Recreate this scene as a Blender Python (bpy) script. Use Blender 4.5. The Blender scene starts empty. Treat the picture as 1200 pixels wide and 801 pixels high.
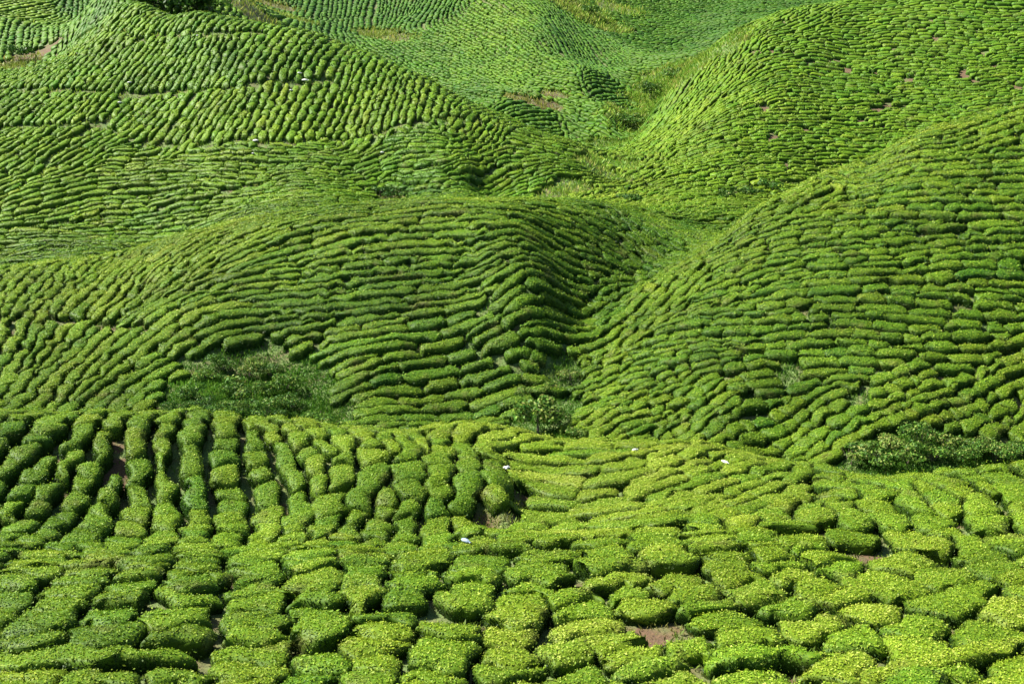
import bpy, math, random
import numpy as np
from math import radians
rng = np.random.default_rng(7)
random.seed(7)
sc = bpy.context.scene
COL = sc.collection

# ------------------------------------------------------------------ camera
F = 1500.0                      # focal length in pixels of a 1200 px wide frame
PIT = radians(15.0)
cp, sp = math.cos(PIT), math.sin(PIT)
cam_d = bpy.data.cameras.new('camera')
cam_d.sensor_width = 36.0
cam_d.lens = 36.0 * F / 1200.0
cam_d.clip_start = 0.5
cam_d.clip_end = 5000
cam = bpy.data.objects.new('camera', cam_d)
COL.objects.link(cam)
cam.location = (0, 0, 0)
cam.rotation_euler = (radians(90) - PIT, 0, 0)
sc.camera = cam

# ------------------------------------------------------------------ light
SUN = np.array([-0.82, 0.27, 0.96]); SUN /= np.linalg.norm(SUN)
el = math.asin(SUN[2]); az = math.atan2(SUN[0], SUN[1])
w = bpy.data.worlds.new('World'); sc.world = w; w.use_nodes = True
nt = w.node_tree
bg = nt.nodes['Background']
sky = nt.nodes.new('ShaderNodeTexSky'); sky.sky_type = 'NISHITA'; sky.sun_disc = False
sky.sun_elevation = el; sky.sun_rotation = az
nt.links.new(sky.outputs[0], bg.inputs[0]); bg.inputs[1].default_value = 0.052
sl = bpy.data.lights.new('sun', 'SUN'); sl.energy = 5.0; sl.angle = radians(0.5); sl.color = (1.0, 0.95, 0.84)
so = bpy.data.objects.new('sun', sl); COL.objects.link(so)
from mathutils import Vector
so.rotation_euler = Vector(SUN.tolist()).to_track_quat('Z', 'Y').to_euler()
sc.view_settings.view_transform = 'Standard'; sc.view_settings.look = 'None'
sc.view_settings.exposure = 1.75; sc.view_settings.gamma = 1.0
sc.cycles.max_bounces = 6; sc.cycles.diffuse_bounces = 3; sc.cycles.transmission_bounces = 3

# ------------------------------------------------------------------ sight lines
def ray(px, py):
    u = (px - 600.0) / F; v = (400.5 - py) / F
    c = cp + v * sp
    return u / c, (-sp + v * cp) / c          # azimuth slope a = X/Y, elevation slope q = Z/Y

# ground survey: (px, py, distance) = ground seen at that pixel, ('h', px, distance, z) = ground out of sight
S = [
 # near slope
 (0,860,30),(300,860,30),(600,860,30),(900,860,30),(1200,860,30),
 (0,801,34),(300,801,34),(600,801,34),(900,801,34),(1200,801,34),
 (0,720,39),(300,720,39),(600,725,39),(900,715,39.5),(1200,700,40),
 (0,665,43.5),(200,660,44),(400,660,44.5),(560,662,45),
 (700,645,47),(830,618,50),(900,640,46),(1000,590,53),(1100,575,54),(1200,563,54.5),(1200,630,46.5),(1050,640,46.5),
 # knoll
 (0,640,50),(150,645,51),(300,645,52),(450,645,52),(0,570,55.5),(150,570,57),(300,570,58),(430,575,57.5),
 (0,500,62),(120,496,64),(250,497,65),(350,503,65),(450,518,64),(540,543,62),(585,575,58),(590,600,55.5),(568,630,53),(500,600,55.5),(520,640,52.5),('h',604,57.5,-24.2),
 ('h',100,70,-24),('h',300,72,-25.5),('h',0,70,-24),('h',100,79,-28.5),('h',450,71,-25.5),('h',300,82,-29.6),('h',480,80,-29),
 # saddle
 (575,648,54),(625,600,58.5),(607,565,61.5),(590,525,66),(560,509,68),(700,620,54.5),(700,570,60),(720,530,66),
 (830,590,56),(830,530,66),(960,556,61.5),(1030,577,58.5),(930,590,55.5),
 ('h',600,75,-26.8),('h',720,75,-28),('h',850,74,-28),('h',1000,68,-28),('h',1200,62,-24.5),('h',1200,70,-28.5),('h',1100,66,-27.5),
 # middle hill
 (0,490,86),(100,490,88),(250,490,88),(400,500,90),(550,505,91),
 (0,385,104),(100,385,105),(250,400,101),(400,410,100),(550,430,98),(250,330,110),(400,330,109),(550,370,103),(550,310,109.6),
 (0,345,113),(120,340,114),(400,275,116),(550,262,115),
 (0,320,122),(100,313,122),(200,290,122),(300,264,122),(400,247,122),(500,240,122),(560,239,122),(640,246,122.5),(640,290,114.3),
 (620,330,105.5),(700,258,124.5),(765,272,128),(700,322,114),(750,300,120.5),(650,370,104.5),
 ('h',0,134,-28.6),('h',200,134,-26.2),('h',400,134,-22.6),('h',560,134,-21.8),
 (240,452,95.5),(290,448,97.2),(335,462,95.5),(290,480,91.5),
 (460,211,160.8),(460,236,156.5),(560,206,161.5),(560,229,157.5),(620,200,163.5),(620,222,159),
 # valley line
 (640,505,89),(655,432,99),(690,388,106),(742,348,113),(800,305,121),(838,282,132),('h',880,128,-23.0),(860,247,147),
 # right hill
 (1200,545,81),(1050,540,80),(900,545,82),(780,530,84),(1200,450,89),(1200,350,98),(1200,250,108),(1200,180,118),
 (1000,500,84),(1000,430,91),(1000,350,99),(1000,270,109),(1000,215,121),(850,490,86),(850,430,93),(850,350,103),(850,300,112),(740,490,89),(740,430,97),
 (705,388,105),(752,348,110.3),(805,310,116),(880,252,120.5),(960,209,125),(1080,162,127),(1200,128,128.5),
 ('h',880,137,-24.2),('h',960,138,-20),('h',1080,140,-17),('h',1200,142,-14),('h',960,152,-24.5),('h',1080,155,-23),('h',1200,160,-21),
 # left far hill
 (0,300,150),(0,240,160),(0,180,171),(0,130,186),(0,103,197),
 (200,295,148),(200,240,158),(200,190,170),(200,120,185),(200,60,198),(230,18,207),
 (400,238,150),(400,200,163),(400,165,173),(400,100,186),(380,50,199),(300,30,205),
 (550,230,149),(550,200,160),(550,165,170),(550,125,183),(640,205,162),(640,170,174),(690,190,171),
 (60,80,201),(130,45,207),(170,8,216),(370,42,201),(430,64,198),(500,96,193),(600,143,184),
 ('h',0,215,-13),('h',370,217,-9.5),('h',370,240,-14),('h',500,207,-16.5),('h',500,225,-20),('h',600,196,-20.5),('h',600,213,-22.5),('h',230,222,-6),
 (215,12,236),(290,5,250),(140,-20,235),
 # right far hill and its valley
 (640,232,156),(700,203,170),(725,182,202),(770,125,235),(800,85,265),(850,62,290),
 (1000,232,167),(1000,180,180),(1000,120,198),(1000,60,218),(1000,5,242),(1200,125,189),(1200,60,210),(1200,0,232),(1200,-60,258),
 (850,232,160),(850,190,174),(850,130,196),(850,80,220),(850,44,240),(790,165,194),(805,100,224),(900,24,245),(960,8,249),(1080,-22,260),
 ('h',850,258,-10),('h',960,268,-5),('h',1080,280,0),('h',850,275,-13),
 # far spurs
 (740,165,230),(700,140,240),(650,98,262),(600,60,290),(560,20,320),(540,-20,350),(600,125,236),(450,50,300),(450,20,340),(400,20,335),
 (620,0,335),(640,40,300),(690,88,268),(742,120,266),(765,122,262),(692,76,298),(735,72,303),(675,32,335),(718,20,365),(705,128,240),(748,157,238),(800,60,330),(850,30,352),(900,0,392),(750,0,405),(750,-40,445),(1000,-40,440),(450,-30,400),(600,-50,420),
 (0,60,242),(0,20,276),(0,-30,320),(70,75,226),(90,30,270),(130,5,290),(330,12,330),(330,-30,380),
 ('h',600,500,30),('h',200,500,30),('h',1000,540,40),('h',600,600,60),('h',100,600,60),('h',1100,620,60),
]
P = []
for s in S:
    if s[0] == 'h':
        _, px, Y, z = s
        a = (px - 600) / F / (cp + (400.5 - 400) / F * sp)
        pts = [(px, a, Y, z / Y)]
    else:
        px, py, Y = s
        a, q = ray(px, py)
        pts = [(px, a, Y, q)]
    px, a, Y, q = pts[0]
    P.append((a, math.log(Y), q))
    if px == 0: P.append((a - 0.14, math.log(Y), q)); P.append((a - 0.42, math.log(Y), q))
    if px == 1200: P.append((a + 0.14, math.log(Y), q)); P.append((a + 0.42, math.log(Y), q))
for Y in (8, 14, 22):
    for px in (0, 400, 800, 1200):
        a = (px - 600) / F
        P.append((a, math.log(Y), -19.2 / Y))
P = np.array(P)
SA, ST = 15.0, 8.0
U = P[:, 0] * SA; V = P[:, 1] * ST
def kern(r2): return 0.5 * r2 * np.log(r2 + 1e-9)
n = len(P)
r2 = (U[:, None] - U) ** 2 + (V[:, None] - V) ** 2
K = kern(r2) + np.eye(n) * 0.004
Pm = np.stack([np.ones(n), U, V], 1)
M = np.block([[K, Pm], [Pm.T, np.zeros((3, 3))]])
sol = np.linalg.solve(M, np.r_[P[:, 2], 0, 0, 0])
NA, NT = 640, 620
A0, A1 = -0.92, 0.92
T0, T1 = math.log(9.0), math.log(620.0)
ga = np.linspace(A0, A1, NA); gt = np.linspace(T0, T1, NT)
Q = np.empty((NT, NA))
for i, t in enumerate(gt):
    rr = (ga[:, None] * SA - U) ** 2 + (t * ST - V) ** 2
    Q[i] = kern(rr) @ sol[:n] + sol[n] + sol[n + 1] * ga * SA + sol[n + 2] * t * ST
def wave(x, y, f, seed):
    r = np.random.default_rng(seed); o = 0
    for k in range(5):
        th = r.uniform(0, 6.283); ff = f * r.uniform(0.6, 1.6)
        o = o + np.sin((x * math.cos(th) + y * math.sin(th)) * ff + r.uniform(0, 6.28) + 1.3 * np.sin((x * math.sin(th) - y * math.cos(th)) * ff * 0.7 + r.uniform(0, 6.28)))
    return o / 5
GY = np.exp(gt)[:, None]; GX = ga[None, :] * GY
GZ = Q * GY + 0.28 * wave(GX, GY, 0.35, 1) * np.clip(GY / 60, 0.5, 1.6)
Q = GZ / GY
def zat(x, y):
    x = np.asarray(x, float); y = np.asarray(y, float)
    t = np.log(y); fa = np.clip((x / y - A0) / (A1 - A0) * (NA - 1), 0, NA - 1.001); ft = np.clip((t - T0) / (T1 - T0) * (NT - 1), 0, NT - 1.001)
    i = ft.astype(int); j = fa.astype(int); u = fa - j; v = ft - i
    return (GZ[i, j] * (1 - u) + GZ[i, j + 1] * u) * (1 - v) + (GZ[i + 1, j] * (1 - u) + GZ[i + 1, j + 1] * u) * v
def hit(px, py):
    a, q = ray(px, py)
    fa = (a - A0) / (A1 - A0) * (NA - 1); j = int(fa); u = fa - j
    col = Q[:, j] * (1 - u) + Q[:, j + 1] * u
    ok = np.nonzero((col >= q) & (GY[:, 0] > 24))[0]
    if len(ok) == 0: return a * 450, 450.0
    i = ok[0]
    if i > 0 and col[i] != col[i - 1]:
        f = (q - col[i - 1]) / (col[i] - col[i - 1]); t = gt[i - 1] + np.clip(f, 0, 1) * (gt[i] - gt[i - 1])
    else: t = gt[i]
    Y = math.exp(t); return a * Y, Y
def proj(x, y, z):
    d = y * cp - z * sp
    return 600 + F * x / d, 400.5 - F * (y * sp + z * cp) / d

# ------------------------------------------------------------------ materials
def mat(name):
    m = bpy.data.materials.new(name); m.use_nodes = True
    t = m.node_tree; t.nodes.clear()
    return m, t, t.nodes.new, t.links.new
def leaf_material(name, stops, side, rough=0.55, trans=0.30):
    m, t, N, L = mat(name)
    out = N('ShaderNodeOutputMaterial'); at = N('ShaderNodeAttribute'); at.attribute_name = 'leafdata'
    sep = N('ShaderNodeSeparateColor'); L(at.outputs['Color'], sep.inputs[0])
    cr = N('ShaderNodeValToRGB'); e = cr.color_ramp.elements
    e[0].position = stops[0][0]; e[0].color = (*stops[0][1], 1); e[1].position = stops[-1][0]; e[1].color = (*stops[-1][1], 1)
    for p, c in stops[1:-1]:
        k = e.new(p); k.color = (*c, 1)
    L(sep.outputs[0], cr.inputs[0])
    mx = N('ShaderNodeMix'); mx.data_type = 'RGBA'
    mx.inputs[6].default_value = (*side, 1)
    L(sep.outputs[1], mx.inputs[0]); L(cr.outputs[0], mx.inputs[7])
    hs = N('ShaderNodeHueSaturation'); L(mx.outputs[2], hs.inputs['Color'])
    mr = N('ShaderNodeMapRange'); mr.inputs[3].default_value = 0.477; mr.inputs[4].default_value = 0.535
    L(sep.outputs[2], mr.inputs[0]); L(mr.outputs[0], hs.inputs['Hue'])
    geo = N('ShaderNodeNewGeometry'); nz = N('ShaderNodeTexNoise'); nz.inputs['Scale'].default_value = 0.16; nz.inputs['Detail'].default_value = 5
    L(geo.outputs['Position'], nz.inputs['Vector'])
    mr2 = N('ShaderNodeMapRange'); mr2.inputs[1].default_value = 0.3; mr2.inputs[2].default_value = 0.7; mr2.inputs[3].default_value = 0.78; mr2.inputs[4].default_value = 1.18
    L(nz.outputs[0], mr2.inputs[0]); L(mr2.outputs[0], hs.inputs['Value'])
    nb_ = N('ShaderNodeTexNoise'); nb_.inputs['Scale'].default_value = 0.55; nb_.inputs['Detail'].default_value = 7; nb_.inputs['Roughness'].default_value = 0.65
    L(geo.outputs['Position'], nb_.inputs['Vector'])
    mb = N('ShaderNodeMapRange'); mb.inputs[1].default_value = 0.56; mb.inputs[2].default_value = 0.72; mb.inputs[3].default_value = 0; mb.inputs[4].default_value = 0.6
    L(nb_.outputs[0], mb.inputs[0])
    mxb = N('ShaderNodeMix'); mxb.data_type = 'RGBA'; mxb.inputs[7].default_value = (0.13, 0.125, 0.035, 1)
    L(mb.outputs[0], mxb.inputs[0]); L(hs.outputs[0], mxb.inputs[6])
    b = N('ShaderNodeBsdfPrincipled'); b.inputs['Roughness'].default_value = rough; b.inputs['Specular IOR Level'].default_value = 0.14
    L(mxb.outputs[2], b.inputs['Base Color'])
    tr = N('ShaderNodeBsdfTranslucent'); L(mxb.outputs[2], tr.inputs[0])
    ms = N('ShaderNodeMixShader'); ms.inputs[0].default_value = trans
    L(b.outputs[0], ms.inputs[1]); L(tr.outputs[0], ms.inputs[2]); L(ms.outputs[0], out.inputs[0])
    return m
M_LEAF = leaf_material('tea_leaf', [(0, (0.030, 0.085, 0.007)), (0.35, (0.100, 0.200, 0.008)), (0.75, (0.205, 0.310, 0.020)), (1, (0.34, 0.42, 0.075))], (0.018, 0.050, 0.006))
M_WILD = leaf_material('wild_leaf', [(0, (0.025, 0.07, 0.010)), (0.5, (0.085, 0.185, 0.018)), (0.85, (0.19, 0.30, 0.04)), (1, (0.32, 0.34, 0.09))], (0.03, 0.07, 0.012))
M_GRASS = leaf_material('grass_blade', [(0, (0.035, 0.10, 0.010)), (0.6, (0.13, 0.25, 0.022)), (0.9, (0.25, 0.33, 0.045)), (1, (0.34, 0.32, 0.09))], (0.22, 0.17, 0.05))
def simple(name, c, rough=0.8, bump=0.0, scale=8.0, c2=None):
    m, t, N, L = mat(name)
    out = N('ShaderNodeOutputMaterial'); b = N('ShaderNodeBsdfPrincipled'); L(b.outputs[0], out.inputs[0])
    b.inputs['Roughness'].default_value = rough
    geo = N('ShaderNodeNewGeometry'); nz = N('ShaderNodeTexNoise'); nz.inputs['Scale'].default_value = scale; nz.inputs['Detail'].default_value = 6
    L(geo.outputs['Position'], nz.inputs['Vector'])
    mx = N('ShaderNodeMix'); mx.data_type = 'RGBA'; mx.inputs[6].default_value = (*c, 1); mx.inputs[7].default_value = (*(c2 or c), 1)
    L(nz.outputs[0], mx.inputs[0]); L(mx.outputs[2], b.inputs['Base Color'])
    if bump:
        bp = N('ShaderNodeBump'); bp.inputs['Strength'].default_value = bump; bp.inputs['Distance'].default_value = 0.05
        L(nz.outputs[0], bp.inputs['Height']); L(bp.outputs[0], b.inputs['Normal'])
    return m
M_BARK = simple('bark', (0.10, 0.075, 0.05), 0.9, 0.6, 20, (0.22, 0.18, 0.13))
M_SACK = simple('woven_sack', (0.60, 0.60, 0.56), 0.7, 0.4, 12, (0.45, 0.46, 0.42))
M_SACK_BLUE = simple('blue_grey_sack', (0.16, 0.22, 0.30), 0.7, 0.3, 30, (0.22, 0.29, 0.37))
M_TIE = simple('sack_tie', (0.05, 0.12, 0.20), 0.6)
# ground: red-brown earth overgrown with weeds; 'cover' attribute says how much grass grows there
m, t, N, L = mat('plantation_ground'); M_GROUND = m
out = N('ShaderNodeOutputMaterial'); b = N('ShaderNodeBsdfPrincipled'); L(b.outputs[0], out.inputs[0]); b.inputs['Roughness'].default_value = 0.95
geo = N('ShaderNodeNewGeometry'); at = N('ShaderNodeAttribute'); at.attribute_name = 'cover'
n1 = N('ShaderNodeTexNoise'); n1.inputs['Scale'].default_value = 0.9; n1.inputs['Detail'].default_value = 8; L(geo.outputs['Position'], n1.inputs['Vector'])
n2 = N('ShaderNodeTexNoise'); n2.inputs['Scale'].default_value = 6; n2.inputs['Detail'].default_value = 8; L(geo.outputs['Position'], n2.inputs['Vector'])
soil = N('ShaderNodeMix'); soil.data_type = 'RGBA'; soil.inputs[6].default_value = (0.04, 0.024, 0.012, 1); soil.inputs[7].default_value = (0.115, 0.064, 0.026, 1); L(n2.outputs[0], soil.inputs[0])
gr = N('ShaderNodeMix'); gr.data_type = 'RGBA'; gr.inputs[6].default_value = (0.035, 0.075, 0.015, 1); gr.inputs[7].default_value = (0.12, 0.18, 0.035, 1); L(n2.outputs[0], gr.inputs[0])
ad = N('ShaderNodeMath'); ad.operation = 'ADD'; L(at.outputs['Fac'], ad.inputs[0])
sb = N('ShaderNodeMath'); sb.operation = 'SUBTRACT'; L(n1.outputs[0], sb.inputs[0]); sb.inputs[1].default_value = 0.5
sb2 = N('ShaderNodeMath'); sb2.operation = 'MULTIPLY'; L(sb.outputs[0], sb2.inputs[0]); sb2.inputs[1].default_value = 3.0; L(sb2.outputs[0], ad.inputs[1])
clp = N('ShaderNodeClamp'); L(ad.outputs[0], clp.inputs[0])
gm = N('ShaderNodeMix'); gm.data_type = 'RGBA'; L(clp.outputs[0], gm.inputs[0]); L(soil.outputs[2], gm.inputs[6]); L(gr.outputs[2], gm.inputs[7]); L(gm.outputs[2], b.inputs['Base Color'])
bp = N('ShaderNodeBump'); bp.inputs['Distance'].default_value = 0.12; L(n2.outputs[0], bp.inputs['Height']); L(bp.outputs[0], b.inputs['Normal'])

def new_mesh(name, verts, quads, mats, data=None, mi=None, smooth=None, parent=None, attr='leafdata', origin=None):
    me = bpy.data.meshes.new(name)
    verts = np.asarray(verts, np.float32)
    if origin is not None: verts = verts - np.asarray(origin, np.float32)
    quads = np.asarray(quads, np.int32)
    nv, nq = len(verts), len(quads); k = quads.shape[1]
    me.vertices.add(nv); me.vertices.foreach_set('co', verts.ravel())
    me.loops.add(nq * k); me.loops.foreach_set('vertex_index', quads.ravel())
    me.polygons.add(nq); me.polygons.foreach_set('loop_start', np.arange(0, nq * k, k, dtype=np.int32))
    for m in mats: me.materials.append(m)
    if mi is not None: me.polygons.foreach_set('material_index', np.asarray(mi, np.int32))
    if smooth is not None: me.polygons.foreach_set('use_smooth', np.asarray(smooth, bool))
    if data is not None:
        if data.ndim == 2:
            a_ = me.attributes.new(attr, 'FLOAT_COLOR', 'POINT'); c = np.ones((nv, 4), np.float32); c[:, :3] = data; a_.data.foreach_set('color', c.ravel())
        else:
            a_ = me.attributes.new(attr, 'FLOAT', 'POINT'); a_.data.foreach_set('value', data.astype(np.float32))
    me.update(calc_edges=True)
    o = bpy.data.objects.new(name, me); COL.objects.link(o)
    if origin is not None: o.location = [float(c) for c in origin]
    if parent is not None: o.parent = parent
    return o

# ------------------------------------------------------------------ open patches, paths
# (px, py, radius m, grass cover 0..1)
HOLES = [
 (205,478,2.0,.7),(235,460,3.2,.8),(262,440,3.2,.8),(280,470,4.2,.8),(310,445,3.6,.8),(325,475,4.4,.9),(345,462,3.2,.9),(360,492,3,1),(300,492,4,.9),
 (1010,545,2.08,.8),(1045,530,2.08,.8),(1080,540,2.72,.9),(1110,535,2.72,.9),(1140,540,2.88,.8),(1175,547,3.04,.7),(1200,555,2.40,.8),(1060,553,2.40,.9),(995,560,1.60,.8),(1240,555,3.20,.8),
 (650,480,2.2,1),(640,500,2.4,1),(660,450,1.6,1),(645,520,2,1),(668,430,1.2,1),
 (648,232,2.2,.8),(672,220,2.5,.9),(700,200,3.6,1),(715,192,4.5,1),
 (725,170,5,1),(745,150,6.5,1),(760,130,7,1),(775,112,7.5,1),(785,95,8,1),(800,80,9,1),(830,65,8,1),
 (620,120,4,.25),(640,125,3.6,.2),(600,115,3,.3),(650,112,3,.3),
 (452,231,1.2,.3),(468,234,1.0,.3),
 (40,66,3.6,.1),(20,75,4,.4),(55,60,3,.1),(10,80,4,.5),
 (300,14,7,.5),(330,20,7,.6),(318,8,7,.3),(455,45,6,.5),(440,40,5,.5),(690,20,9,.7),(675,8,9,.6),(705,30,7,.7),(720,10,8,.7),(655,2,8,.5),
 (372,772,0.3,.1),(1010,660,0.9,-.1),(975,630,.8,.1),(132,545,0.45,-.3),(133,565,0.45,-.3),(131,522,.4,-.3),(1015,655,.5,0),
 (560,640,1.0,.3),(578,625,1.1,.3),(594,606,1.0,.3),(604,588,.7,.3),(45,620,.6,.3),(60,580,.6,.3),(70,540,.6,.3),(790,745,.9,.2),(655,705,.5,0),(555,740,.7,.6),(560,770,.5,.6),
 (940,365,.5,.4),(1128,360,.5,.4),(850,530,.8,.8),(880,470,1.0,.8),(930,440,1.2,.7),(1000,470,1.0,.8),
]
r_ = random.Random(3)
for _ in range(64):        # bald spots of red earth scattered over the right far hill
    a_, b_, c_ = r_.uniform(840, 1200), r_.uniform(5, 200), r_.uniform(0.6, 1.05)
    if hit(a_, b_)[1] > 160: HOLES.append((a_, b_, c_, -.05))
for _ in range(14):
    HOLES.append((r_.uniform(700, 900), r_.uniform(190, 235), r_.uniform(0.4, 0.8), 0.1))
HOLEW = np.array([[*hit(a, b), c, d] for a, b, c, d in HOLES])
PATHS = [  # (half width m, cover, pixel polyline)
 (0.55, .1, [(-60,373),(0,376),(60,380),(120,384),(160,388),(175,388)]),
 (0.3, .6, [(590,330),(575,355),(550,385),(545,402),(575,425),(610,440),(650,450)]),
 (0.55, .5, [(-40,104),(30,109),(90,109),(130,113),(200,111),(280,107),(350,99),(400,96)]),
 (0.45, .5, [(90,50),(160,53),(180,42),(240,44),(310,42)]),
 (0.45, .4, [(30,215),(50,205),(55,190),(75,178),(90,160),(130,140),(150,108)]),
 (0.5, .5, [(0,152),(60,150),(110,147),(180,172),(330,172),(400,166),(480,150),(560,143),(620,150),(650,165)]),
 (0.5, .4, [(0,275),(60,265),(130,258),(230,242),(280,225),(330,210)]),
 (0.35, .5, [(120,655),(200,655),(300,650)]),
 (0.45, .5, [(410,660),(480,660),(560,662),(640,652),(720,640),(800,622),(850,608)]),
 (0.5, .6, [(0,24),(40,28),(90,31)]),
 (1.1, .3, [(-40,794),(60,790),(150,788),(225,786)]),
 (1.0, .3, [(820,792),(900,786),(1005,783)]),
 (1.0, .3, [(1015,812),(1100,790),(1230,762)]),
 (0.5, .5, [(790,243),(850,232),(900,222),(960,210)]),
 (0.45,.5, [(1032,533),(1000,555)]),
]
PW = []
for hw, cv, pl in PATHS:
    cv = cv + .25
    w_ = [hit(*p) for p in pl]
    for (x0, y0), (x1, y1) in zip(w_[:-1], w_[1:]):
        if math.hypot(x1 - x0, y1 - y0) < 40: PW.append((x0, y0, x1, y1, hw, cv))
PWA = np.array(PW)
def openness(x, y):
    """>0 inside an open patch or path; returns (signed metres inside, cover)"""
    x = np.asarray(x, float).ravel(); y = np.asarray(y, float).ravel()
    best = np.full(x.shape, -9.0); cov = np.full(x.shape, 0.55)
    wob = 0.34 * wave(x, y, 0.9, 5) + 0.15 * wave(x, y, 2.6, 6)
    for hx, hy, r, c in HOLEW:
        d = r * (1 + wob) - np.hypot(x - hx, y - hy)
        m_ = d > best; best[m_] = d[m_]; cov[m_] = c
    for x0, y0, x1, y1, hw, cv in PWA:
        dx, dy = x1 - x0, y1 - y0; s_ = np.clip(((x - x0) * dx + (y - y0) * dy) / (dx * dx + dy * dy + 1e-9), 0, 1)
        d = (0.6 if y0 < 140 else .85) * hw * (1 + wob) - np.hypot(x - x0 - s_ * dx, y - y0 - s_ * dy)
        m_ = d > best; best[m_] = d[m_]; cov[m_] = cv
    return best, cov
OB, OC = openness(np.broadcast_to(GX, GZ.shape), np.broadcast_to(GY, GZ.shape)); OB = OB.reshape(GZ.shape); OC = OC.reshape(GZ.shape)
cover = np.where(OB > -0.4, OC, 0.7)
idx = np.arange(NT * NA).reshape(NT, NA)
q = np.stack([idx[:-1, :-1], idx[:-1, 1:], idx[1:, 1:], idx[1:, :-1]], -1).reshape(-1, 4)
g = new_mesh('hillside_ground', np.stack([np.broadcast_to(GX, GZ.shape), np.broadcast_to(GY, GZ.shape), GZ], -1).reshape(-1, 3), q, [M_GROUND], data=cover.ravel(), attr='cover', smooth=np.ones(len(q), bool))
g['kind'] = 'structure'; g.name = 'ground'

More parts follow.
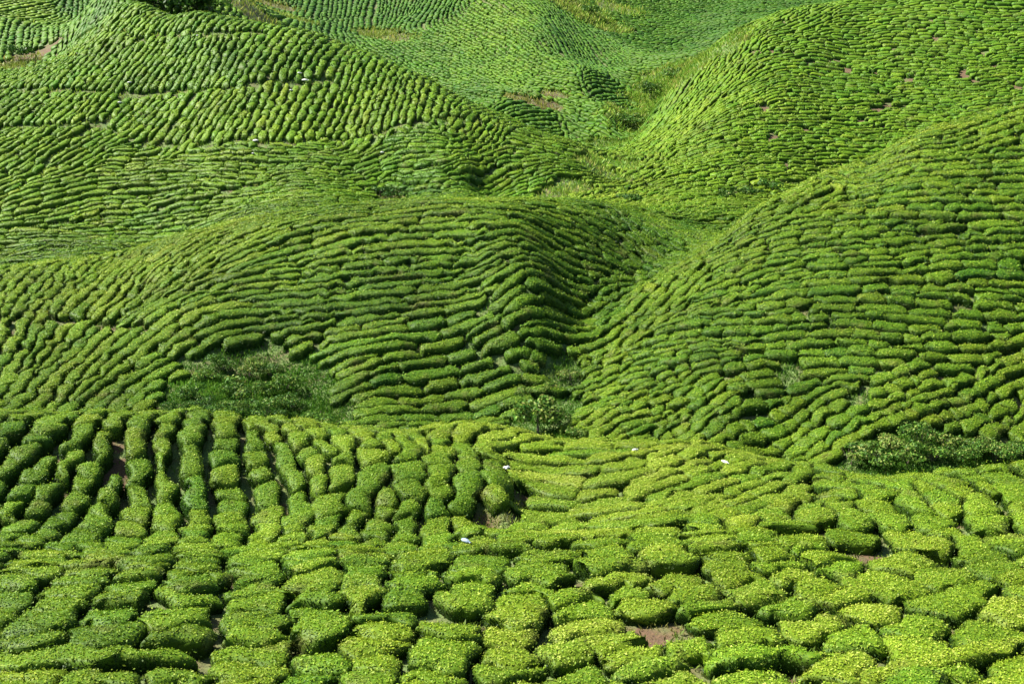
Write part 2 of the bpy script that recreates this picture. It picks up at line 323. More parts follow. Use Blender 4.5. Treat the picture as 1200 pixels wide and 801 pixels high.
# ------------------------------------------------------------------ how the rows run
# (px, py, row direction in degrees as seen, spacing m, shortest, longest bush m, yellowness 0..1)
R = [
 (80,780,60,2.12,0.95,1.60,0.5),(300,780,72,2.12,0.95,1.60,0.5),(100,720,55,2.12,0.95,1.60,0.5),(250,710,60,2.05,0.95,1.60,0.5),(380,740,78,2.12,0.95,1.60,0.55),(500,730,72,2.12,0.95,1.60,0.55),(620,720,80,2.12,0.95,1.60,0.55),
 (720,710,110,2.12,0.95,1.60,0.55),(820,700,140,2.12,0.95,1.60,0.55),(950,700,155,2.12,0.95,1.60,0.6),(1100,700,165,2.1,1.10,2.00,0.55),(1150,640,140,1.85,1.20,2.30,0.5),(1000,630,130,1.8,1.20,2.30,0.5),(900,650,120,2.05,0.95,1.60,0.55),
 (1100,600,150,1.8,1.20,2.30,0.5),(1180,590,130,1.8,1.20,2.30,0.5),(620,680,85,2.05,0.95,1.60,0.5),(450,685,75,1.95,0.90,1.50,0.5),(300,685,70,1.95,0.90,1.50,0.5),(100,685,50,1.95,0.90,1.50,0.5),(700,670,95,2.05,0.95,1.60,0.55),(800,650,100,1.95,0.90,1.50,0.55),
 (700,790,150,2.12,0.95,1.60,0.65),(1000,790,172,1.9,1.20,2.30,0.65),(1180,780,28,1.9,1.20,2.30,0.6),
 (30,620,62,1.55,0.98,1.95,0.4),(40,540,45,1.55,0.98,1.95,0.35),(90,570,68,1.55,1.12,2.55,0.4),(160,560,86,1.5,1.20,2.70,0.4),(230,540,90,1.5,1.35,3.00,0.35),(300,560,89,1.5,1.12,2.62,0.45),(380,560,91,1.55,1.12,2.62,0.45),(450,570,94,1.6,1.05,2.25,0.4),(520,580,104,1.6,1.05,2.10,0.35),
 (300,620,82,1.5,0.90,1.65,0.5),(160,630,70,1.5,0.90,1.65,0.5),(450,625,92,1.6,0.90,1.65,0.4),(560,560,120,1.5,1.50,3.00,0.4),(430,525,130,1.4,1.40,2.60,0.5),(350,510,120,1.4,1.40,2.60,0.5),
 (600,520,8,1.35,1.60,4.00,0.65),(620,550,-6,1.3,2.00,5.00,0.65),(650,590,-8,1.3,2.00,5.00,0.6),(640,630,-2,1.3,2.00,5.00,0.6),(720,620,10,1.35,1.80,4.00,0.6),(700,560,4,1.3,2.00,4.50,0.65),(760,560,22,1.35,1.60,4.00,0.65),(850,560,22,1.35,1.50,3.60,0.6),(900,580,18,1.4,1.50,3.20,0.55),(980,570,-15,1.4,1.50,3.00,0.45),(800,600,15,1.35,1.60,3.40,0.55),(560,610,60,1.4,1.40,3.00,0.5),
 (550,262,1,1.3,3.00,9.00,0.42),(450,262,6,1.3,3.00,9.00,0.45),(380,270,12,1.3,2.50,8.00,0.45),(300,290,22,1.3,2.50,8.00,0.5),(220,310,35,1.25,2.50,8.00,0.5),(130,335,48,1.25,3.00,8.00,0.45),(30,345,50,1.25,3.00,8.00,0.45),(10,360,52,1.25,3.00,8.00,0.45),
 (30,430,50,1.3,3.00,8.00,0.35),(110,430,48,1.3,3.00,8.00,0.35),(170,430,42,1.35,3.00,8.00,0.3),(80,480,52,1.35,3.00,7.00,0.3),(180,400,36,1.35,3.00,8.00,0.3),(240,410,28,1.35,3.00,8.00,0.25),
 (250,350,14,1.3,3.00,10.00,0.35),(330,340,9,1.3,3.00,11.00,0.3),(420,330,8,1.3,3.00,11.00,0.3),(330,390,10,1.35,3.00,11.00,0.25),(430,400,9,1.4,3.00,10.00,0.25),(520,340,6,1.35,3.00,9.00,0.3),(600,290,-6,1.3,2.50,7.00,0.3),(650,275,-22,1.3,2.00,5.00,0.3),(710,290,-36,1.35,1.80,4.00,0.2),(760,295,-42,1.35,1.80,4.00,0.2),(690,330,-10,1.4,2.00,5.00,0.2),
 (620,340,0,1.4,3.00,8.00,0.25),(620,390,6,1.4,3.00,7.00,0.25),(500,400,8,1.4,3.00,9.00,0.25),(450,450,12,1.45,2.50,7.00,0.25),(550,450,8,1.45,2.50,6.00,0.28),(400,480,20,1.4,2.00,6.00,0.28),(500,490,8,1.4,2.00,5.00,0.28),(600,480,15,1.4,1.60,3.50,0.3),(620,430,-10,1.4,1.60,3.50,0.3),(700,340,40,1.3,1.60,3.00,0.2),
 (740,385,45,1.3,2.00,5.00,0.4),(800,330,40,1.3,1.80,4.50,0.45),(870,280,30,1.3,1.80,4.50,0.42),(940,235,28,1.3,1.80,4.50,0.4),(1050,190,24,1.35,1.80,4.50,0.4),(1160,150,20,1.4,1.80,4.50,0.38),
 (860,340,14,1.3,1.80,5.00,0.4),(950,280,8,1.35,1.80,5.00,0.36),(1060,240,6,1.4,2.00,6.00,0.34),(1160,220,2,1.4,2.00,6.00,0.3),(760,430,12,1.3,1.60,4.50,0.38),(850,400,2,1.3,2.00,5.00,0.36),(950,360,0,1.35,2.00,6.00,0.36),(1050,330,2,1.4,2.50,7.00,0.33),(1160,310,0,1.4,2.50,6.00,0.3),
 (900,440,0,1.35,1.80,5.00,0.36),(1000,420,0,1.4,1.80,5.00,0.36),(1120,400,0,1.4,1.80,5.00,0.36),(760,480,16,1.3,1.40,3.20,0.4),(850,490,26,1.35,1.40,3.20,0.42),(950,500,34,1.4,1.40,3.20,0.42),(1060,480,24,1.4,1.40,3.20,0.42),(1160,470,20,1.45,1.40,3.40,0.42),(700,460,25,1.3,1.40,3.00,0.4),(700,520,30,1.35,1.30,2.80,0.45),(780,525,35,1.35,1.30,2.80,0.45),(1150,510,25,1.5,1.05,2.25,0.42),
 (50,290,4,1.3,1.60,5.00,0.3),(200,275,8,1.3,1.60,5.00,0.3),(320,250,10,1.3,1.60,4.50,0.35),(430,225,6,1.3,1.60,4.50,0.35),(350,195,2,1.3,1.60,4.50,0.4),(500,180,0,1.3,1.60,4.50,0.35),(560,200,8,1.3,1.60,4.00,0.35),(620,180,-12,1.35,1.60,4.00,0.3),(560,225,8,1.4,1.60,3.60,0.2),(480,232,10,1.4,1.60,3.60,0.15),(640,200,5,1.35,1.50,3.50,0.2),
 (50,230,14,1.3,1.60,4.50,0.4),(150,210,8,1.3,1.60,4.50,0.42),(250,200,4,1.3,1.60,4.50,0.42),(30,180,34,1.3,1.60,4.50,0.35),(100,165,30,1.3,1.60,4.50,0.35),
 (40,135,44,1.35,1.60,4.50,0.3),(110,125,46,1.35,1.60,4.50,0.35),(80,90,46,1.4,1.60,4.50,0.3),(150,75,50,1.4,1.60,4.50,0.33),(190,40,55,1.4,1.60,4.00,0.38),(130,30,50,1.4,1.50,3.50,0.4),
 (190,140,52,1.6,1.40,3.20,0.42),(250,140,58,1.65,1.40,3.20,0.45),(330,140,62,1.65,1.30,3.00,0.48),(420,135,68,1.65,1.30,3.00,0.48),(500,125,76,1.65,1.30,3.00,0.42),(570,150,50,1.5,1.30,3.00,0.38),
 (210,85,58,1.65,1.40,3.20,0.25),(280,75,60,1.65,1.40,3.20,0.22),(350,70,64,1.65,1.40,3.00,0.25),(420,90,70,1.65,1.30,3.00,0.3),(270,35,52,1.6,1.40,3.00,0.35),(330,45,50,1.6,1.40,3.00,0.35),
 (1000,210,-4,1.25,1.30,3.40,0.45),(900,215,0,1.25,1.30,3.40,0.45),(820,215,8,1.25,1.30,3.40,0.42),(740,225,20,1.25,1.40,4.00,0.5),(700,235,22,1.25,1.40,4.00,0.5),(1000,150,0,1.3,1.30,3.20,0.38),(1100,120,0,1.3,1.30,3.20,0.35),(1180,90,0,1.3,1.30,3.20,0.3),(900,160,4,1.3,1.30,3.20,0.4),
 (1000,90,0,1.35,1.30,3.00,0.32),(1100,50,0,1.35,1.30,3.00,0.3),(1180,20,0,1.35,1.30,3.00,0.28),(1000,30,4,1.35,1.30,3.00,0.3),(930,60,12,1.35,1.30,3.00,0.35),(860,75,55,1.45,1.30,2.60,0.45),(880,110,25,1.4,1.30,3.00,0.38),(830,110,50,1.45,1.30,2.80,0.45),(800,150,42,1.4,1.30,2.80,0.42),(760,185,40,1.3,1.30,3.00,0.42),(820,170,20,1.35,1.30,3.00,0.4),(960,20,30,1.4,1.30,3.00,0.35),
 (500,60,-25,1.6,1.10,1.90,0.15),(560,40,-22,1.6,1.10,1.90,0.3),(600,90,-24,1.6,1.10,1.90,0.3),(560,110,-10,1.6,1.10,1.90,0.12),(650,110,-20,1.5,1.10,1.90,0.3),(700,150,-20,1.6,1.20,2.20,0.15),(720,115,0,1.5,1.20,2.40,0.05),(660,40,-60,1.6,1.10,1.90,0.02),(700,80,-30,1.5,1.20,2.40,0.02),(760,90,5,1.5,1.20,2.40,0.15),(620,140,10,1.5,1.10,2.00,0.1),(600,20,-30,1.6,1.10,1.90,0.35),
 (850,30,2,1.5,1.20,2.40,0),(780,40,4,1.5,1.20,2.40,0.05),(780,10,2,1.5,1.20,2.40,0.05),(900,8,2,1.5,1.20,2.40,0),(450,15,80,1.6,1.10,1.90,0),(400,25,80,1.6,1.10,1.90,0.05),(380,10,80,1.6,1.10,1.90,0),(500,10,60,1.6,1.10,1.90,0),
 (40,8,10,1.8,1.30,2.20,0.6),(20,45,86,1.6,1.30,3.00,0.15),(60,45,80,1.6,1.30,3.00,0.25),(90,60,60,1.5,1.30,3.00,0.35),(90,10,80,1.6,1.20,2.00,0.05),(120,20,70,1.6,1.20,2.00,0.05),(215,10,60,1.6,1.20,2.00,0),(270,8,70,1.6,1.20,2.00,0.3),
]
RP = []
for px, py, ang, spc, l0, l1, yel in R:
    x, y = hit(px, py); z = float(zat(x, y)); e_ = 0.6
    p0 = proj(x, y, z); pX = proj(x + e_, y, float(zat(x + e_, y))); pY = proj(x, y + e_, float(zat(x, y + e_)))
    J = np.array([[pX[0] - p0[0], pY[0] - p0[0]], [-(pX[1] - p0[1]), -(pY[1] - p0[1])]])
    try: d = np.linalg.solve(J + np.eye(2) * 1e-6, np.array([math.cos(radians(ang)), math.sin(radians(ang))]))
    except Exception: d = np.array([1.0, 0])
    d /= np.linalg.norm(d)
    th = math.atan2(d[1], d[0])
    RP.append((x / y * 1500, math.log(y) * 800, math.cos(2 * th), math.sin(2 * th), spc, l0, l1, yel))
RP = np.array(RP)
GA2, GT2 = np.meshgrid(ga * 1500, gt * 800)
WS = np.zeros((4,) + Q.shape); WT = np.zeros(Q.shape)
best = np.full(Q.shape, 1e18); near = np.zeros(Q.shape, int)
for k, r in enumerate(RP):
    d2 = (GA2 - r[0]) ** 2 + (GT2 - r[1]) ** 2 + 60
    w_ = d2 ** -2.2
    for c, v in enumerate((r[2], r[3], r[4], r[7])): WS[c] += w_ * v
    WT += w_
    m_ = d2 < best; best[m_] = d2[m_]; near[m_] = k
WS /= WT
dirg = 0.5 * np.arctan2(WS[1], WS[0]) + (0.17 * wave(GX, GY, 0.30, 9) + 0.17 * wave(GX, GY, 0.7, 10)) * np.interp(GY, [48, 60, 120, 150], [1.35, 1, .9, .35])
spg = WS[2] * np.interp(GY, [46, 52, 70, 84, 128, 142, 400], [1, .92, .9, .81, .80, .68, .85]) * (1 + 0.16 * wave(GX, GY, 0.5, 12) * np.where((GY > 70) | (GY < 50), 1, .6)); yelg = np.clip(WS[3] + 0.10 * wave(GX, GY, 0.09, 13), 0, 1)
# which ground could be seen (with some margin for other viewpoints)
top = np.maximum.accumulate(np.where(GY > 26, Q, -9), axis=0)
marg = np.where(GY < 130, 4.5, 2.5) / GY
seen = (Q + 1.0 / GY + marg >= top) & (np.abs(ga)[None, :] < 0.56) & (GY > 28) & (GY < 520)
seen &= (Q * 1.0 > -0.70)
openg = OB > 0.0
Lspg = spg.tolist(); Ldir = dirg.tolist(); Lok = (seen & ~openg).tolist()
KA = (NA - 1) / (A1 - A0); KT = (NT - 1) / (T1 - T0)
def gi(x, y):
    return int((math.log(y) - T0) * KT + 0.5), int((x / y - A0) * KA + 0.5)

# ------------------------------------------------------------------ evenly spaced rows over the hills
CELL = 1.0
hashg = {}
SX, SY, SD, SL, SS = [], [], [], [], []       # x, y, heading, row id, spacing
def clear(x, y, r, skip=-1):
    cx, cy = int(x // CELL), int(y // CELL); k = int(r // CELL) + 1; r2 = r * r
    for i in range(cx - k, cx + k + 1):
        for j in range(cy - k, cy + k + 1):
            b_ = hashg.get((i, j))
            if b_:
                for p in b_:
                    if SL[p] != skip and (SX[p] - x) ** 2 + (SY[p] - y) ** 2 < r2: return False
    return True
STEP = 0.5
def trace(x, y, h, rid, own):
    pts = []
    for _ in range(400):
        i, j = gi(x, y)
        if not (0 <= i < NT and 0 <= j < NA) or not Lok[i][j]: break
        d = Ldir[i][j]
        if math.cos(d - h) < 0: d += math.pi
        s_ = Lspg[i][j]
        if not clear(x, y, 0.60 * s_): break
        if pts and len(pts) > 8:
            bad = False
            for (qx, qy, _, _) in pts[:-8:3]:
                if (qx - x) ** 2 + (qy - y) ** 2 < (0.8 * s_) ** 2: bad = True; break
            if bad: break
        pts.append((x, y, d, s_))
        x += math.cos(d) * STEP; y += math.sin(d) * STEP; h = d
    return pts
rows = []
from collections import deque
def add_row(x, y, tight=0.96):
    i, j = gi(x, y)
    if not (0 <= i < NT and 0 <= j < NA) or not Lok[i][j]: return None
    s_ = Lspg[i][j]
    if not clear(x, y, tight * s_): return None
    d = Ldir[i][j]; rid = len(rows)
    f = trace(x, y, d, rid, None); b_ = trace(x, y, d + math.pi, rid, None)
    pts = [(p[0], p[1], p[2] - math.pi, p[3]) for p in b_[:0:-1]] + f
    if len(pts) < 3: return None
    k0 = len(SX)
    for (px_, py_, d_, s2) in pts:
        SX.append(px_); SY.append(py_); SD.append(d_); SL.append(rid); SS.append(s2)
        hashg.setdefault((int(px_ // CELL), int(py_ // CELL)), []).append(len(SX) - 1)
    rows.append((k0, len(SX)))
    return rid
queue = deque()
seeds = [hit(r[0], r[1]) for r in R]
ii, jj = np.nonzero(seen[::3, ::4] & ~openg[::3, ::4])
extra = [(float(ga[j * 4] * GY[i * 3, 0]), float(GY[i * 3, 0])) for i, j in zip(ii, jj)]
random.shuffle(extra)
for sx_, sy_ in seeds + extra:
    rid = add_row(sx_, sy_)
    if rid is None: continue
    queue.append(rid)
    while queue:
        k0, k1 = rows[queue.popleft()]
        for k in range(k0, k1, 3):
            for sg in (1, -1):
                s_ = SS[k] * 1.0
                r2_ = add_row(SX[k] - math.sin(SD[k]) * s_ * sg, SY[k] + math.cos(SD[k]) * s_ * sg)
                if r2_ is not None: queue.append(r2_)
print('rows', len(rows), 'samples', len(SX))
ii, jj = np.nonzero(seen[::2, ::2] & ~openg[::2, ::2])          # short extra rows where two rows spread apart
for i, j in zip(ii, jj):
    xx_, yy_ = float(ga[j * 2] * GY[i * 2, 0]), float(GY[i * 2, 0])
    if yy_ < 140: add_row(xx_ + random.uniform(-.3, .3), yy_ + random.uniform(-.3, .3), 0.74)
print('rows', len(rows), 'samples', len(SX))

# half widths from neighbouring rows
from mathutils import kdtree
kd = kdtree.KDTree(len(SX))
for k in range(len(SX)): kd.insert((SX[k], SY[k], 0), k)
kd.balance()
WL = np.zeros(len(SX)); WR = np.zeros(len(SX))
for k in range(len(SX)):
    c, s_ = math.cos(SD[k]), math.sin(SD[k]); l = r = SS[k] * 1.25; me_ = SL[k]
    for co, j, d in kd.find_range((SX[k], SY[k], 0), SS[k] * 1.95):
        if SL[j] == me_: continue
        dx, dy = co[0] - SX[k], co[1] - SY[k]; al = dx * c + dy * s_; pe = -dx * s_ + dy * c
        if abs(al) > 0.45: continue
        if pe > 0: l = min(l, pe)
        else: r = min(r, -pe)
    WL[k] = l; WR[k] = r
SX = np.array(SX); SY = np.array(SY); SD = np.array(SD); SS = np.array(SS)
# ------------------------------------------------------------------ cut rows into bushes
B = []      # (xs, ys, wl, wr, centre..)
TALL = set()
rr_ = random.Random(11)
for k0, k1 in rows:
    x = SX[k0:k1]; y = SY[k0:k1]
    n_ = k1 - k0; s = np.arange(n_) * STEP
    wl = WL[k0:k1] / 2; wr = WR[k0:k1] / 2
    if n_ > 4:
        ker = np.array([.25, .5, .25]); wl = np.convolve(np.pad(wl, 1, mode='edge'), ker, 'valid'); wr = np.convolve(np.pad(wr, 1, mode='edge'), ker, 'valid')
    pos = -0.25; end = s[-1] + 0.25
    while pos < end - 0.5:
        mid = min(int((pos + 1.0) / STEP), n_ - 1)
        i, j = gi(x[max(mid, 0)], y[max(mid, 0)])
        _, _, _, _, spc, l0, l1, _ = RP[near[i, j]]
        if 78 < y[max(mid, 0)] < 130 and x[max(mid, 0)] / y[max(mid, 0)] > .04: l0, l1 = l0 * .72, l1 * .72
        Lb = l0 + (l1 - l0) * rr_.random() ** 1.4
        if end - (pos + Lb) < l0 * 0.6: Lb = end - pos
        if Lb < 0.7: break
        Lb = min(Lb, end - pos)
        B.append((x, y, s, wl, wr, pos, pos + Lb, SD[k0 + min(max(mid, 0), n_ - 1)], n_))
        pos += Lb
for pl, hw in (([(-60, 796), (60, 790), (150, 788), (222, 787)], .62), ([(824, 793), (900, 787), (1004, 784)], .60), ([(1018, 814), (1100, 791), (1240, 760)], .60)):
    w_ = np.array([hit(*p) for p in pl]); sg = np.r_[0, np.cumsum(np.hypot(*np.diff(w_, axis=0).T))]
    s_ = np.arange(0, sg[-1], STEP); x = np.interp(s_, sg, w_[:, 0]); y = np.interp(s_, sg, w_[:, 1]) + .08 * np.sin(s_ * 1.3)
    B.append((x, y, s_, np.full(len(s_), hw * .85), np.full(len(s_), hw * .85), 0.0, float(s_[-1]), math.atan2(y[-1] - y[0], x[-1] - x[0]), len(s_))); TALL.add(id(B[-1][0]))
print('bushes', len(B))

def smooth_noise(p, f, seed):
    """cheap 3-D lumpiness"""
    r = np.random.default_rng(seed); o = np.zeros(p.shape[:-1])
    for k in range(4):
        d = r.normal(size=3); d /= np.linalg.norm(d); e2 = r.normal(size=3); e2 /= np.linalg.norm(e2)
        ff = f * r.uniform(.7, 1.5)
        o += np.sin(p @ d * ff + r.uniform(0, 6.28) + 1.5 * np.sin(p @ e2 * ff * .8 + r.uniform(0, 6.28)))
    return o / 4

KX, KY = hit(110, 550)
def build_class(bs, NCf, leaf_cov):
    """bs: list of bushes, all made with the same cross resolution; returns per bush vertex grids"""
    groups = {}
    for b_ in bs:
        L_ = b_[6] - b_[5]; yc = b_[1][len(b_[1]) // 2]
        res = {0: 0.16, 1: 0.26, 2: 0.42, 3: 0.6}[NCf]
        na = int(min(max(round(L_ / res / 2) * 2 + 3, 7), 41)); groups.setdefault(na, []).append(b_)
    nc = {0: 17, 1: 11, 2: 9, 3: 7}[NCf]
    outs = []
    for na, lst in groups.items():
        nb = len(lst)
        th = np.linspace(0, math.pi, na); ph = np.linspace(-0.10, math.pi + 0.10, nc)
        cu = -np.cos(th); u = np.sign(cu) * np.abs(cu) ** 0.62; eu = np.sin(th).clip(0, 1) ** (0.6 if NCf == 0 else 0.40)
        cv = np.cos(ph); v = np.sign(cv) * np.abs(cv) ** 0.42; hv = np.sign(np.sin(ph)) * np.abs(np.sin(ph)) ** 0.42; v = v * np.interp(hv, [-.3, .55, 1], [.84, 1, 1])
        CX = np.empty((nb, na)); CY = np.empty((nb, na)); W1 = np.empty((nb, na)); W2 = np.empty((nb, na)); NX = np.empty((nb, na)); NY = np.empty((nb, na)); L_ = np.empty(nb)
        for q_, (x, y, s, wl, wr, a_, c_, hd, n_) in enumerate(lst):
            ln = c_ - a_; L_[q_] = ln
            ge = -0.14 + 0.08 * rr_.random() if rr_.random() < (.58 if NCf else .12) else 0.02 + .05 * rr_.random()
            ss = (a_ + c_) / 2 + u * (ln / 2 - ge)
            X = np.interp(ss, s, x); Y_ = np.interp(ss, s, y)
            # run past row ends in a straight line
            ov = ss - s[-1]; un = ss < 0
            dx, dy = math.cos(hd), math.sin(hd)
            ex = (x[-1] - x[-2], y[-1] - y[-2]) if len(x) > 1 else (dx, dy); ex = (ex[0] / STEP, ex[1] / STEP)
            sx0 = ((x[1] - x[0]) / STEP, (y[1] - y[0]) / STEP)
            X = np.where(ov > 0, X + ov * ex[0], X); Y_ = np.where(ov > 0, Y_ + ov * ex[1], Y_)
            X = np.where(un, X + ss * sx0[0], X); Y_ = np.where(un, Y_ + ss * sx0[1], Y_)
            gx = np.gradient(X, ss + np.arange(na) * 1e-7); gy = np.gradient(Y_, ss + np.arange(na) * 1e-7); gl = np.hypot(gx, gy) + 1e-9
            CX[q_] = X; CY[q_] = Y_; NX[q_] = -gy / gl; NY[q_] = gx / gl
            W1[q_] = np.interp(ss, s, wl); W2[q_] = np.interp(ss, s, wr)
        big = np.clip(CY / 50, .8, 1.25)
        gap = np.interp(CY, [40, 60, 90, 150, 300], [.055, .06, .07, .09, .19])[..., None][..., 0]
        gap = gap + .17 * np.exp(-((CX - KX) ** 2 + (CY - KY) ** 2) / 60)
        lump = 1 + 0.10 * smooth_noise(np.stack([CX, CY, CX * 0], -1), 3.2, 21) 
        W1 = np.clip((W1 - gap * (.5 + 1.0 * rng.random((nb, 1)))) * lump, .22, 1.3); W2 = np.clip((W2 - gap * (.5 + 1.0 * rng.random((nb, 1)))) * (2 - lump), .22, 1.3)
        W = np.where(v[None, None, :] > 0, W1[..., None], W2[..., None])
        off = v[None, None, :] * W * eu[None, :, None]
        X = CX[..., None] + NX[..., None] * off; Y_ = CY[..., None] + NY[..., None] * off
        k_ = 1.15; wx = 0.17 * wave(X, Y_, 2.6, 51) + 0.09 * wave(X, Y_, 6.0, 52); wy = 0.17 * wave(X, Y_, 2.6, 53) + 0.09 * wave(X, Y_, 6.0, 54)
        wk = np.interp(Y_, [45, 60, 90], [2.6, 2.0, 2.4]); X = X + wk * wx; Y_ = Y_ + wk * wy          # ragged outlines that still fit their neighbours
        Hb = np.interp(CY.mean(1), [35, 60, 100, 140, 200], [.54, .62, .62, .62, .66]) * (0.86 + 0.32 * rng.random(nb))
        sparse_h = np.exp(-((CX - KX) ** 2 + (CY - KY) ** 2) / 60).mean(1); Hb = Hb * (1 + .45 * sparse_h) * np.array([1.4 if id(b_[0]) in TALL else 1.0 for b_ in lst]) * np.where(CY.mean(1) < 48, .82 + .36 * rng.random(nb), 1)
        gz = zat(X, Y_); gc = zat(CX, CY)[..., None]
        base = 0.66 * gz + 0.34 * gc              # clipped tops are a little flatter than the slope
        hgt = Hb[:, None, None] * hv[None, None, :] * eu[None, :, None] ** 0.8
        kk = np.clip(hv, 0, 1)[None, None, :]
        Z = np.where(hgt > 0, gz * (1 - kk) + base * kk + hgt, gz + hgt)
        Pn = np.stack([X, Y_, Z], -1)
        n1_ = smooth_noise(Pn, 3.6, 31); n2_ = smooth_noise(Pn, 9.0, 32)
        amp = kk * eu[None, :, None]
        Z = Z + amp * (0.075 * n1_ + 0.035 * n2_)
        X = X + NX[..., None] * np.sign(v)[None, None, :] * 0.035 * n2_ * eu[None, :, None]
        G = np.stack([X, Y_, Z], -1)                    # nb, na, nc, 3
        outs.append((lst, G, kk[0, 0], Hb))
    return outs

def leaf_size(Y): return np.maximum(0.058, np.minimum(0.00092 * Y, .13 + .0002 * Y))
def leaves_for(G, flush, jump, cov, maxn=None):
    """scatter leaf quads over grids G (nb,na,nc,3). returns verts(n,4,3), data(n,3), bush index"""
    nb, na, nc, _ = G.shape
    a = G[:, :-1, :-1]; b_ = G[:, 1:, :-1]; c = G[:, 1:, 1:]; d = G[:, :-1, 1:]
    nrm = np.cross(c - a, d - b_); ar = np.linalg.norm(nrm, axis=-1) / 2
    nrm = nrm / (2 * ar[..., None] + 1e-12)
    ctr = (a + c) / 2; cl = (G[:, :-1] + G[:, 1:]).mean(2)[:, :, None] / 2 - np.array([0, 0, .3]); up = np.sign((nrm * (ctr - cl)).sum(-1)); nrm = nrm * up[..., None]
    vis = -(nrm * ctr).sum(-1) / np.linalg.norm(ctr, axis=-1)
    wt = np.where(vis > -0.15, 1.0, 0.35)
    sz = leaf_size(ctr[..., 1])
    lam = ar * wt * cov / (0.95 * sz ** 2) * np.interp(ctr[..., 1], [150, 190, 240], [1, .6, 0])
    cnt = rng.poisson(lam.ravel())
    ci = np.repeat(np.arange(cnt.size), cnt); n_ = len(ci)
    if n_ == 0: return None
    bi, rem = np.divmod(ci, (na - 1) * (nc - 1)); ai, aj = np.divmod(rem, nc - 1)
    r1 = rng.random(n_)[:, None]; r2 = rng.random(n_)[:, None]
    p = (a[bi, ai, aj] * (1 - r1) + b_[bi, ai, aj] * r1) * (1 - r2) + (d[bi, ai, aj] * (1 - r1) + c[bi, ai, aj] * r1) * r2
    nn = nrm[bi, ai, aj]; s_ = sz[bi, ai, aj] * rng.uniform(.7, 1.35, n_)
    # leaves lie roughly along the surface, tips lifted
    nj = nn + rng.normal(size=(n_, 3)) * 0.55; nj /= np.linalg.norm(nj, axis=1)[:, None]
    tdir = rng.normal(size=(n_, 3)); tdir[:, 2] += 0.5; tdir -= nj * (tdir * nj).sum(1)[:, None]; tdir /= np.linalg.norm(tdir, axis=1)[:, None] + 1e-9
    sd = np.cross(nj, tdir)
    lift = rng.random(n_) ** 1.5; stray = rng.random(n_) < .035; lift = np.where(stray, 1.0 + 2.2 * rng.random(n_), lift)
    p = p + nn * lift[:, None] * s_[:, None]; s_ = s_ * np.where(rng.random(n_) < .12, 1.45, 1.0)
    hl = (0.62 * s_)[:, None]; hw = (0.36 * s_)[:, None]
    V_ = np.stack([p - tdir * hl, p + sd * hw, p + tdir * hl, p - sd * hw], 1)
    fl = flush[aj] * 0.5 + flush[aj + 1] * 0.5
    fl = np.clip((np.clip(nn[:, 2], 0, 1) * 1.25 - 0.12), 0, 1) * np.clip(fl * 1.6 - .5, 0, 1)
    return V_, fl, bi, n_

# assign level of detail
BY = np.array([b_[1][min(int(((b_[5] + b_[6]) / 2) / STEP), b_[8] - 1)] for b_ in B]); BX = np.array([b_[0][min(int(((b_[5] + b_[6]) / 2) / STEP), b_[8] - 1)] for b_ in B])
lod = np.digitize(BY, [48, 85, 150])
ALL = []           # (grid, flush, Hb, tint, yellow)
for k in range(4):
    bs = [B[i] for i in range(len(B)) if lod[i] == k]
    for lst, G, flush, Hb in build_class(bs, k, 1.0): ALL.append((k, lst, G, flush))
def quads_for(nb, na, nc):
    i = np.arange(na * nc).reshape(na, nc)
    q_ = np.stack([i[:-1, :-1], i[1:, :-1], i[1:, 1:], i[:-1, 1:]], -1).reshape(-1, 4)
    return (q_[None] + (np.arange(nb) * na * nc)[:, None, None]).reshape(-1, 4), q_

cand = []; stuffV = []; stuffQ = []; stuffD = []; stuffMI = []; voff = 0
COV = {0: 1.2, 1: 1.1, 2: 1.1, 3: .8}
# rank the bushes by how large they show
rank = []
for gi_, (k, lst, G, flush) in enumerate(ALL):
    ctr = G.reshape(G.shape[0], -1, 3)
    px, py = proj(ctr[..., 0], ctr[..., 1], ctr[..., 2])
    inside = ((px > 0) & (px < 1200) & (py > 0) & (py < 801)).mean(1)
    c = ctr.mean(1); aj = np.clip(((c[:, 0] / c[:, 1] - A0) * KA + .5).astype(int), 0, NA - 1); ti = np.clip(((np.log(c[:, 1]) - T0) * KT + .5).astype(int), 0, NT - 1)
    vis = (c[:, 2] / c[:, 1] + 0.55 / c[:, 1] >= top[np.maximum(ti - 2, 0), aj])
    area = (px.max(1) - px.min(1)) * (py.max(1) - py.min(1)) * inside * vis
    area = np.where((c[:, 1] > 85), area * 0.3, area)
    for b_ in range(len(c)): rank.append((area[b_], gi_, b_, px[b_].mean(), py[b_].mean(), c[b_]))
rank.sort(key=lambda r: -r[0])
CHOSEN = {(r[1], r[2]): r for r in rank[:300]}
INDIV = []
totl = 0
